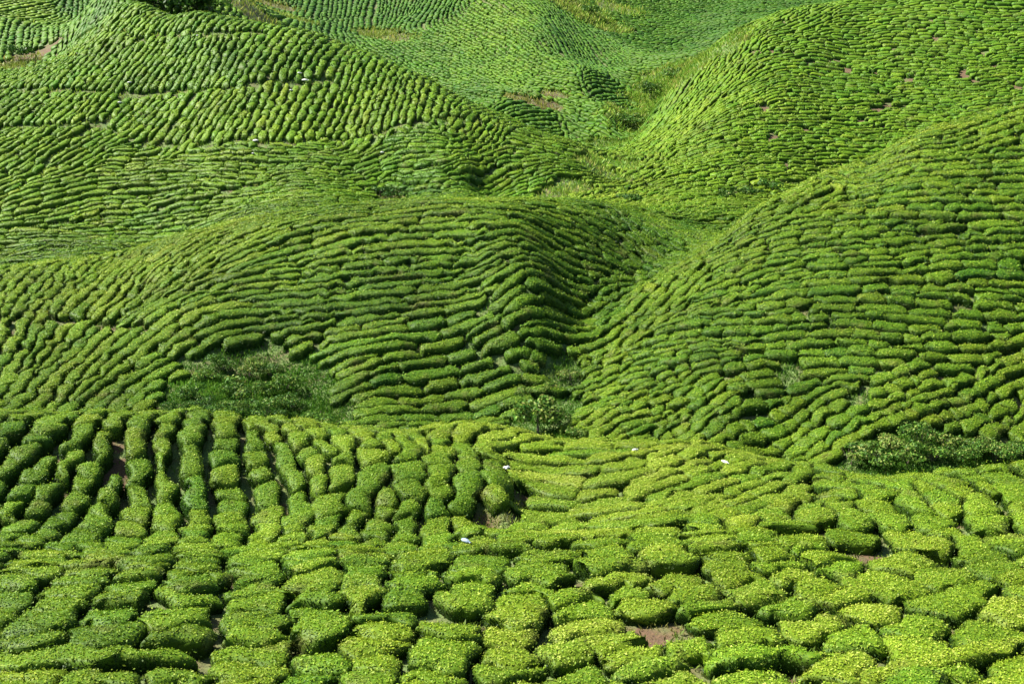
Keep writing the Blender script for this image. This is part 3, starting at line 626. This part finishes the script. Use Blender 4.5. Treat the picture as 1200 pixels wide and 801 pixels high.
for gi_, (k, lst, G, flush) in enumerate(ALL):
    nb, na, nc, _ = G.shape
    c = G.mean((1, 2)); ti = np.clip(((np.log(c[:, 1]) - T0) * KT + .5).astype(int), 0, NT - 1); aj = np.clip(((c[:, 0] / c[:, 1] - A0) * KA + .5).astype(int), 0, NA - 1)
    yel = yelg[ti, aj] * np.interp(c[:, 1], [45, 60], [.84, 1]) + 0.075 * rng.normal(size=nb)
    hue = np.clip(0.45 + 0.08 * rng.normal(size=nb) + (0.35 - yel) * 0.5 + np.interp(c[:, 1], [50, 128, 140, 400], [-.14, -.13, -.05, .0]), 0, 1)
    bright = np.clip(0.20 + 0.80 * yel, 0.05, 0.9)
    lf = leaves_for(G, flush, 0, COV[k] * (1.0 if k < 3 else 1.0)) if True else None
    q_all, q1 = quads_for(nb, na, nc)
    # core data
    n1_ = smooth_noise(G, 2.0, 41)
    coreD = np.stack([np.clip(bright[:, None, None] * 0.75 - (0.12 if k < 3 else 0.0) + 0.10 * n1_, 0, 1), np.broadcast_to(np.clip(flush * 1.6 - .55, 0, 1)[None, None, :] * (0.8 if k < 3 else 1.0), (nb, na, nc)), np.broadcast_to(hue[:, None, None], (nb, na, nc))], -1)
    if lf is not None:
        V_, fl, bi, n_ = lf; totl += n_
        pn = smooth_noise(V_[:, 0], 1.7, 43)
        lr = np.clip(bright[bi] + (0.15 if k < 2 else 0.19) * rng.normal(size=n_) + 0.13 * pn + np.where(rng.random(n_) < .05, .25, 0), 0, 1)
        # a few brown and a few very fresh tips
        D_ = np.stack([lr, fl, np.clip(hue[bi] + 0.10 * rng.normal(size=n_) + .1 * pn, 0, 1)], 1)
    chosen = np.array([(gi_, b_) in CHOSEN for b_ in range(nb)])
    for b_ in np.nonzero(chosen)[0]:
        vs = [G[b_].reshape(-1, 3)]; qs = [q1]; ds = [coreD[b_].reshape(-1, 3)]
        if lf is not None:
            m_ = bi == b_; nl = m_.sum()
            vs.append(V_[m_].reshape(-1, 3)); qs.append(np.arange(nl * 4).reshape(nl, 4) + na * nc); ds.append(np.repeat(D_[m_], 4, 0))
        INDIV.append((CHOSEN[(gi_, b_)], np.concatenate(vs), np.concatenate(qs), np.concatenate(ds), len(q1), lst[b_][6] - lst[b_][5], yel[b_]))
    keep = ~chosen
    if keep.any():
        Gk = G[keep]; nk = keep.sum(); qk, _ = quads_for(nk, na, nc)
        stuffV.append(Gk.reshape(-1, 3)); stuffQ.append(qk + voff); stuffD.append(coreD[keep].reshape(-1, 3)); stuffMI.append(np.ones(len(qk), bool)); voff += nk * na * nc
        if lf is not None:
            m_ = keep[bi]; nl = m_.sum()
            stuffV.append(V_[m_].reshape(-1, 3)); stuffQ.append(np.arange(nl * 4).reshape(nl, 4) + voff); stuffD.append(np.repeat(D_[m_], 4, 0)); stuffMI.append(np.zeros(nl, bool)); voff += nl * 4
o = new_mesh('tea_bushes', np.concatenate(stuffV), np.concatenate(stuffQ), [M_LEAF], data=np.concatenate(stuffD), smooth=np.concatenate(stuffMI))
o['kind'] = 'stuff'; o['label'] = 'rows of clipped green tea bushes covering the middle and far hillsides'; o['category'] = 'tea bushes'
print('leaves', totl, 'verts', voff)
del stuffV, stuffQ, stuffD

# ------------------------------------------------------------------ single bushes (one object each)
ORD = ['first','second','third','fourth','fifth','sixth','seventh','eighth','ninth','tenth','eleventh','twelfth','thirteenth','fourteenth','fifteenth','sixteenth','seventeenth','eighteenth','nineteenth','twentieth']
def ordn(n):
    if n < 20: return ORD[n]
    return 'twenty-' + ORD[n - 20] if n < 29 else str(n + 1) + 'th'
def zone(px, py, Y):
    if Y > 78: return 'far', 'slope behind'
    if Y > 54 and px >= 575 and py < 640: return 'saddle', 'saddle'
    if Y > 47.5 and px < 600: return 'knoll', 'knoll'
    return 'slope', 'near slope'
Z_ = {}
for rec in INDIV:
    r = rec[0]; Z_.setdefault(zone(r[3], r[4], r[5][1]), []).append(rec)
for (zk, zn), lst in Z_.items():
    lst.sort(key=lambda rec: -rec[0][4])
    step = {'slope': 22, 'knoll': 22, 'saddle': 18, 'far': 60}[zk]
    tiers = []; cur = []
    y0 = lst[0][0][4]
    for rec in lst:
        if cur and cur[0][0][4] - rec[0][4] > step: tiers.append(cur); cur = []
        cur.append(rec)
    tiers.append(cur)
    for ti, tr_ in enumerate(tiers):
        tr_.sort(key=lambda rec: rec[0][3])
        for li, rec in enumerate(tr_):
            r, vs, qs, ds, ncore, L_, yl = rec
            shape = 'long' if L_ > 3.0 else ('compact' if L_ < 1.7 else 'broad')
            colr = 'yellow-green' if yl > .58 else ('dark green' if yl < .36 else 'green')
            nl, nr = li, len(tr_) - 1 - li
            side = f'{ordn(nl)} from the left' if nl <= nr else f'{ordn(nr)} from the right'
            if nl == 0: side = 'leftmost'
            elif nr == 0: side = 'rightmost'
            c = r[5]; base = (c[0], c[1], float(zat(c[0], c[1])))
            ob = new_mesh('tea_bush', vs, qs, [M_LEAF], data=ds, smooth=np.arange(len(qs)) < ncore, origin=base)
            ob['label'] = f'{shape} {colr} tea bush, {side}, {ordn(ti)} tier up the {zn}'
            ob['category'] = 'tea bush'; ob['group'] = f'tea bushes on the {zn}'
print('individual', len(INDIV), {k[0]: len(v) for k, v in Z_.items()})
#--DETAILS--

# ------------------------------------------------------------------ grass and weeds in the open patches
gp = []
for (hx, hy, r, c), (ppx, ppy, _, _) in zip(HOLEW, HOLES):
    if c < 0.15: continue
    sz = max(0.10, 0.0016 * hy)
    n_ = int(min(3.14 * (r * 1.25) ** 2 / (sz * sz) * 1.6 * min(c, 1), 9000))
    rr = (r * 1.25) * np.sqrt(rng.random(n_)); an = rng.random(n_) * 6.283
    gp.append(np.stack([hx + rr * np.cos(an), hy + rr * np.sin(an), np.full(n_, sz), np.full(n_, c)], 1))
for x0, y0, x1, y1, hw, cv in PWA:
    ln = math.hypot(x1 - x0, y1 - y0); sz = max(0.09, 0.0012 * y0); n_ = int(ln * hw * 2 / (sz * sz) * 0.8 * max(cv, .1)); f_ = rng.random(n_)[:, None]
    gp.append(np.concatenate([np.array([x0, y0]) * (1 - f_) + np.array([x1, y1]) * f_ + rng.normal(size=(n_, 2)) * hw * .6, np.full((n_, 1), sz), np.full((n_, 1), cv)], 1))
# weeds growing between the bushes
ti = np.nonzero((seen & (GY < 150)).ravel())[0]
pk = ti[rng.integers(0, len(ti), 60000)]
gx_ = np.broadcast_to(GX, GZ.shape).ravel()[pk]; gy_ = np.broadcast_to(GY, GZ.shape).ravel()[pk]
pw = wave(gx_, gy_, 0.12, 77) > -0.1
gx_ = gx_[pw] + rng.normal(size=pw.sum()) * .4; gy_ = gy_[pw] + rng.normal(size=pw.sum()) * .4
gp.append(np.stack([gx_, gy_, np.maximum(.12, .0015 * gy_), np.full(len(gx_), .6)], 1))
gp = np.concatenate(gp)
n_ = len(gp); x = gp[:, 0]; y = gp[:, 1]; sz = gp[:, 2] * rng.uniform(.6, 1.6, n_)
z = zat(x, y); th = rng.random(n_) * 6.283; tilt = rng.normal(size=(n_, 2)) * .45
hgt = sz * 1.5; base = np.stack([x, y, z - .03], 1)
pat = wave(x, y, 0.7, 78)
tip = base + np.stack([tilt[:, 0] * hgt, tilt[:, 1] * hgt, hgt * (1 + .5 * pat)], 1); sdv = np.stack([np.cos(th), np.sin(th), 0 * th], 1) * (sz * .22)[:, None]
mid = base * .45 + tip * .55
V_ = np.stack([base, mid + sdv, tip, mid - sdv], 1).reshape(-1, 3)
gd = np.stack([np.clip(np.where(y > 150, .72, .18) + .22 * pat + .14 * rng.normal(size=n_), 0, 1), np.clip(gp[:, 3] * 1.1 + .15 + .2 * pat, 0, 1), np.clip(.5 + .15 * rng.normal(size=n_), 0, 1)], 1)  # nearer grass coloured darker to paint in the shade of the middle hollow
g = new_mesh('grass', V_, np.arange(n_ * 4).reshape(n_, 4), [M_GRASS], data=np.repeat(gd, 4, 0))
g['kind'] = 'stuff'; g['label'] = 'rough grass and weeds in the gullies and between the bushes'; g['category'] = 'grass'

# ------------------------------------------------------------------ wild shrubs, saplings
def blob_leaves(centres, n_, ls, tint, spread=1.0):
    """leaf quads over a set of overlapping lumps (cx,cy,cz,rx,rz)"""
    c = np.array(centres); k = rng.choice(len(c), n_, p=c[:, 3] ** 2 / (c[:, 3] ** 2).sum())
    d = rng.normal(size=(n_, 3)); d[:, 2] = np.abs(d[:, 2]) * .9 - .15; d /= np.linalg.norm(d, axis=1)[:, None]
    rad = (0.60 + 0.48 * rng.random(n_))[:, None] * spread
    p = c[k, :3] + d * rad * np.stack([c[k, 3], c[k, 3], c[k, 4]], 1)
    nj = d + rng.normal(size=(n_, 3)) * .6; nj /= np.linalg.norm(nj, axis=1)[:, None]
    t_ = rng.normal(size=(n_, 3)); t_ -= nj * (t_ * nj).sum(1)[:, None]; t_ /= np.linalg.norm(t_, axis=1)[:, None]
    s_ = np.cross(nj, t_); L_ = (ls * rng.uniform(.6, 1.5, n_))[:, None]
    V = np.stack([p - t_ * L_ * .62, p + s_ * L_ * .38, p + t_ * L_ * .62, p - s_ * L_ * .38], 1).reshape(-1, 3)
    D = np.stack([np.clip(tint + .28 * rng.normal(size=n_), 0, 1), np.clip(.75 + .2 * rng.normal(size=n_), 0, 1), np.clip(.5 + .2 * rng.normal(size=n_), 0, 1)], 1)
    return V, np.repeat(D, 4, 0)
def tube(pts, rads, k=6):
    V = []; Qd = []
    for i, (p, r) in enumerate(zip(pts, rads)):
        for j in range(k):
            a = j / k * 6.2832; V.append((p[0] + r * math.cos(a), p[1] + r * math.sin(a), p[2]))
    for i in range(len(pts) - 1):
        for j in range(k):
            Qd.append((i * k + j, i * k + (j + 1) % k, (i + 1) * k + (j + 1) % k, (i + 1) * k + j))
    return V, Qd
def stems(name, n_, h, spread, r, parent):
    V = []; Qd = []
    for _ in range(n_):
        a = rr_.random() * 6.28; b_ = spread * rr_.random()
        pts = [(0.15 * b_ * math.cos(a), 0.15 * b_ * math.sin(a), -.1), (b_ * .5 * math.cos(a), b_ * .5 * math.sin(a), h * .5), (b_ * math.cos(a), b_ * math.sin(a), h)]
        v, q_ = tube(pts, [r, r * .7, r * .3]); o_ = len(V); V += v; Qd += [tuple(c + o_ for c in f) for f in q_]
    return new_mesh(name, V, Qd, [M_BARK], parent=parent)
def shrub(name, px, py, r, h, ls, tint, label, cat, group, tall=False):
    x, y = hit(px, py); z = float(zat(x, y)); r *= 1.15; h *= 1.45 * rr_.uniform(.65, 1.3); tint -= .12 if group and 'middle hill' in group else 0  # tint lowered in the middle hollow: its shade is put into the leaf colour
    e = bpy.data.objects.new(name, None); COL.objects.link(e); e.location = (x, y, z)
    e['label'] = label; e['category'] = cat
    if group: e['group'] = group
    nc_ = 9 if tall else 7
    cs = []
    for _ in range(nc_):
        a = rr_.random() * 6.28; b_ = r * .75 * math.sqrt(rr_.random())
        cz = h * (0.35 + .35 * rr_.random()) if not tall else h * (.45 + .45 * rr_.random())
        cs.append((b_ * math.cos(a), b_ * math.sin(a), cz, r * rr_.uniform(.28, .5), h * rr_.uniform(.2, .36) if not tall else r * rr_.uniform(.3, .45)))
    area = sum(c[3] ** 2 for c in cs) * 9
    V, D = blob_leaves(cs, int(min(area / (ls * ls) * (2.2 if tall else .8), 6000)), ls, tint)
    new_mesh('crown' if tall else 'foliage', V, np.arange(len(V)).reshape(-1, 4), [M_WILD], data=D, parent=e)
    stems('trunk' if tall else 'stem', 3 if tall else 6, h * .75, r * .6, .05 if tall else .025, e)
    return e
WG1 = 'wild shrubs in the hollow of the middle hill'; WG2 = 'wild shrubs in the hollow behind the near slope'; WG3 = 'wild shrubs along the valley floor'
SH = [
 (205,484,1.1,.8,.10,.35,'low dark wild shrub at the left end of the middle hollow',WG1),
 (224,468,1.2,.9,.12,.45,'dense green wild shrub beside the last tea row left of the hollow',WG1),
 (243,478,1.3,.8,.10,.30,'low dull wild shrub beside bare earth in the hollow',WG1),
 (243,446,1.0,.9,.13,.75,'bright yellowish shrub at the upper left of the middle hollow',WG1),
 (262,434,1.1,1.0,.11,.45,'upright wild shrub under the tea rows at the top of the hollow',WG1),
 (270,456,1.0,.8,.22,.80,'pale broad-leaved shrub in the middle of the hollow',WG1),
 (283,470,1.4,1.0,.14,.50,'rounded green wild shrub below the pale broad-leaved shrub',WG1),
 (294,443,1.0,1.5,.13,.92,'tall yellow-leaved shrub standing out in the hollow',WG1),
 (312,462,1.4,1.0,.12,.55,'spreading green wild shrub right of the tall yellow one',WG1),
 (318,442,1.2,.8,.10,.35,'dark wild shrub in the shade under the upper tea rows',WG1),
 (336,458,1.4,1.1,.13,.65,'light green wild shrub near the right edge of the hollow',WG1),
 (341,478,1.3,.9,.12,.50,'green wild shrub beside the lone square tea bush',WG1),
 (312,488,1.4,.8,.12,.55,'low wild shrub at the bottom of the middle hollow',WG1),
 (268,490,1.4,.8,.11,.45,'low ragged wild shrub just behind the knoll',WG1),
 (372,500,1.5,.9,.14,.65,'fresh green wild shrub where the hollow meets the knoll',WG1),
 (402,506,1.2,.8,.14,.65,'small fresh green shrub peeping over the knoll',WG1),
 (998,545,1.1,.8,.18,.70,'broad-leaved pale shrub at the left end of the right hollow',WG2),
 (1012,532,1.1,.9,.12,.50,'bushy wild shrub under the tea bushes left of the right hollow',WG2),
 (1030,548,1.2,.9,.14,.50,'dark glossy wild shrub low in the right hollow',WG2),
 (1044,532,1.1,1.2,.13,.88,'yellow-brown shrub with dry stems in the right hollow',WG2),
 (1062,545,1.3,1.0,.15,.55,'broad green wild shrub in the middle of the right hollow',WG2),
 (1075,527,1.2,1.2,.13,.50,'tall dark wild shrub against the tea bushes',WG2),
 (1092,540,1.3,1.0,.13,.55,'thick green wild shrub right of the middle of the hollow',WG2),
 (1106,525,1.2,1.1,.14,.75,'reddish-tipped shrub at the top of the right hollow',WG2),
 (1124,540,1.4,1.0,.11,.50,'fine-leaved wild shrub toward the right of the hollow',WG2),
 (1144,530,1.3,1.1,.10,.45,'upright fine-leaved shrub beneath the overhanging tea bush',WG2),
 (1166,542,1.5,1.0,.11,.60,'wide scrubby shrub above the crest at far right',WG2),
 (1190,534,1.4,1.1,.11,.50,'scrubby dark shrub at the right edge of the photo',WG2),
 (648,462,.9,.7,.12,.70,'small light shrub on the weedy valley floor',WG3),
 (668,446,.9,.7,.11,.85,'yellowish weed clump at the foot of the right hill',WG3),
 (656,496,1.0,.8,.12,.6,'green weed clump right of the little leafy tree',WG3),
 (610,468,.8,.7,.11,.75,'pale weed clump left above the little leafy tree',WG3),
 (680,512,.9,.7,.11,.6,'low weed clump behind the saddle crest',WG3),
]
for a in SH: shrub('wild_shrub', *a[:6], a[6], 'shrub', a[7])
shrub('young_tree', 630, 512, 1.5, 2.4, .20, .70, 'little leafy tree with large pale leaves on the valley floor', 'tree', None, tall=True)
FAR = [(742,150,3.0,2.4,.30,.45,'round green shrub low in the far valley'),(762,118,2.6,2.2,.30,.35,'darker shrub halfway up the far valley'),(788,95,2.6,2.0,.30,.5,'pale shrub high in the far valley beside the right hill'),
 (690,18,3.2,2.6,.4,.35,'round dark shrub in the yellow clearing on the skyline slope'),(22,72,2.2,2.0,.3,.2,'dark shrub beside the orange earth patch at far left'),
 (738,238,1.6,1.2,.22,.25,'dark shrub in the ditch below the far valley'),(880,232,1.6,1.3,.2,.3,'dark shrub along the ditch left of the right hill'),(905,226,1.6,1.3,.2,.25,'dense shrub at the right end of the ditch'),(855,236,1.4,1.1,.2,.35,'low shrub at the left end of the ditch')]
FAR += [(446,228,1.3,1.0,.2,.1,'dark bush at the left end of the cut bank below the far left hill'),(458,232,1.4,1.1,.2,.15,'dark bush on the red earth of the cut bank'),(476,233,1.3,.9,.2,.2,'low dark bush right of the red earth on the cut bank'),(178,10,5,3.2,.5,.1,'dark shrub at the left rim of the shaded hollow on the skyline'),(196,13,5,3.4,.5,.05,'very dark shrub second from the left in the skyline hollow'),(212,11,5,3.4,.5,.08,'dark shrub in the middle of the skyline hollow'),(228,14,4.5,3,.5,.1,'dark shrub right of the middle in the skyline hollow'),(246,18,4,2.6,.5,.25,'lighter shrub at the right rim of the skyline hollow')]
for a in FAR: shrub('wild_shrub', *a[:6], a[6], 'shrub', 'shrubs on the far hills')

# ------------------------------------------------------------------ sacks of picked leaf lying on the bushes
tops = np.concatenate([G[:, G.shape[1] // 2, G.shape[2] // 2] for _, _, G, _ in ALL])
def sack(px, py, L_, W_, yaw, label, m=M_SACK, up=0.0):
    L_ *= .8; W_ *= .8
    x0, y0 = hit(px, py); x0, y0 = x0 * .996, y0 * .996
    k = np.argmin((tops[:, 0] - x0) ** 2 + (tops[:, 1] - y0) ** 2 * .3); x, y, z = tops[k]
    x = 0.5 * (x + x0) if abs(x - x0) > .5 else x0
    e = bpy.data.objects.new('sack', None); COL.objects.link(e); e.location = (x, y, z + W_ * .38 + up); e.rotation_euler = (0.1, rr_.uniform(-.1, .1), yaw)
    e['label'] = label; e['category'] = 'sack'; e['group'] = 'sacks lying among the tea bushes'
    nu, nv = 15, 14; V = []; Qd = []
    for i in range(nu):
        s_ = i / (nu - 1); xx = (s_ - .45) * L_
        r = W_ * .5 * (math.sin(math.pi * min(s_ / .86, 1) * .93 + .05) ** .45 if s_ < .80 else (0.36 - .1 * math.sin((s_ - .8) * 15)) + max(0, s_ - .9) * 2.4)
        for j in range(nv):
            a_ = j / nv * 6.2832; wob_ = 1 + .07 * math.sin(3 * a_ + 9 * s_ + px) + .05 * math.sin(5 * a_ - 14 * s_)
            V.append((xx, r * wob_ * math.cos(a_), r * .78 * wob_ * math.sin(a_) * (1 if math.sin(a_) > 0 else .75)))
    for i in range(nu - 1):
        for j in range(nv): Qd.append((i * nv + j, i * nv + (j + 1) % nv, (i + 1) * nv + (j + 1) % nv, (i + 1) * nv + j))
    c0 = len(V); V.append((-.45 * L_, 0, 0)); c1 = len(V); V.append((.54 * L_, 0, 0))
    me = bpy.data.meshes.new('bag'); fs = [tuple(f) for f in Qd] + [(c0, (j + 1) % nv, j) for j in range(nv)] + [(c1, (nu - 1) * nv + j, (nu - 1) * nv + (j + 1) % nv) for j in range(nv)]
    me.from_pydata(V, [], fs); me.materials.append(m); me.polygons.foreach_set('use_smooth', [True] * len(fs))
    o = bpy.data.objects.new('bag', me); COL.objects.link(o); o.parent = e
    TV = []; TQ = []
    for i, dx in enumerate((-.02, .0, .02)):
        for j in range(10):
            a_ = j / 10 * 6.2832; r = W_ * (.19 if i != 1 else .21); TV.append(((.83 - .45) * L_ + dx, r * math.cos(a_), r * .8 * math.sin(a_)))
    for i in range(2):
        for j in range(10): TQ.append((i * 10 + j, i * 10 + (j + 1) % 10, (i + 1) * 10 + (j + 1) % 10, (i + 1) * 10 + j))
    new_mesh('tie', TV, TQ, [M_TIE], parent=e)
sack(602, 569, .42, .22, .3, 'small white sack at the right foot of the knoll')
sack(604, 556, .50, .18, 1.3, 'narrow white sack standing on the saddle above another sack')
sack(536, 651, .62, .26, -.7, 'blue-grey sack in the dark gap below the knoll', M_SACK_BLUE)
sack(744, 543, .42, .22, .4, 'small white sack near the top of the saddle')
sack(847, 549, .60, .22, -.8, 'white sack lying slanted at the right of the saddle')
sack(353, 99, 1.3, .55, .1, 'long white sack on the path across the far left hill')
sack(350, 94, .8, .4, .2, 'short white sack just above the long white one')
sack(343, 100, .6, .35, .5, 'small pale sack left of the long white one')
sack(147, 110, .8, .42, .9, 'upper white sack of the pair on the far left path')
sack(144, 115, .8, .42, .6, 'lower white sack of the pair on the far left path')
sack(301, 171, 1.0, .5, -.3, 'white sack at the foot of the far left hill')
sack(298, 178, .4, .3, .3, 'tiny white sack below the one at the hill foot')
sack(447, 188, .7, .45, 1.0, 'pale sack among the thin rows above the earth gully')
sack(231, 44, .5, .35, 1.4, 'small white sack near the top of the far left hill')
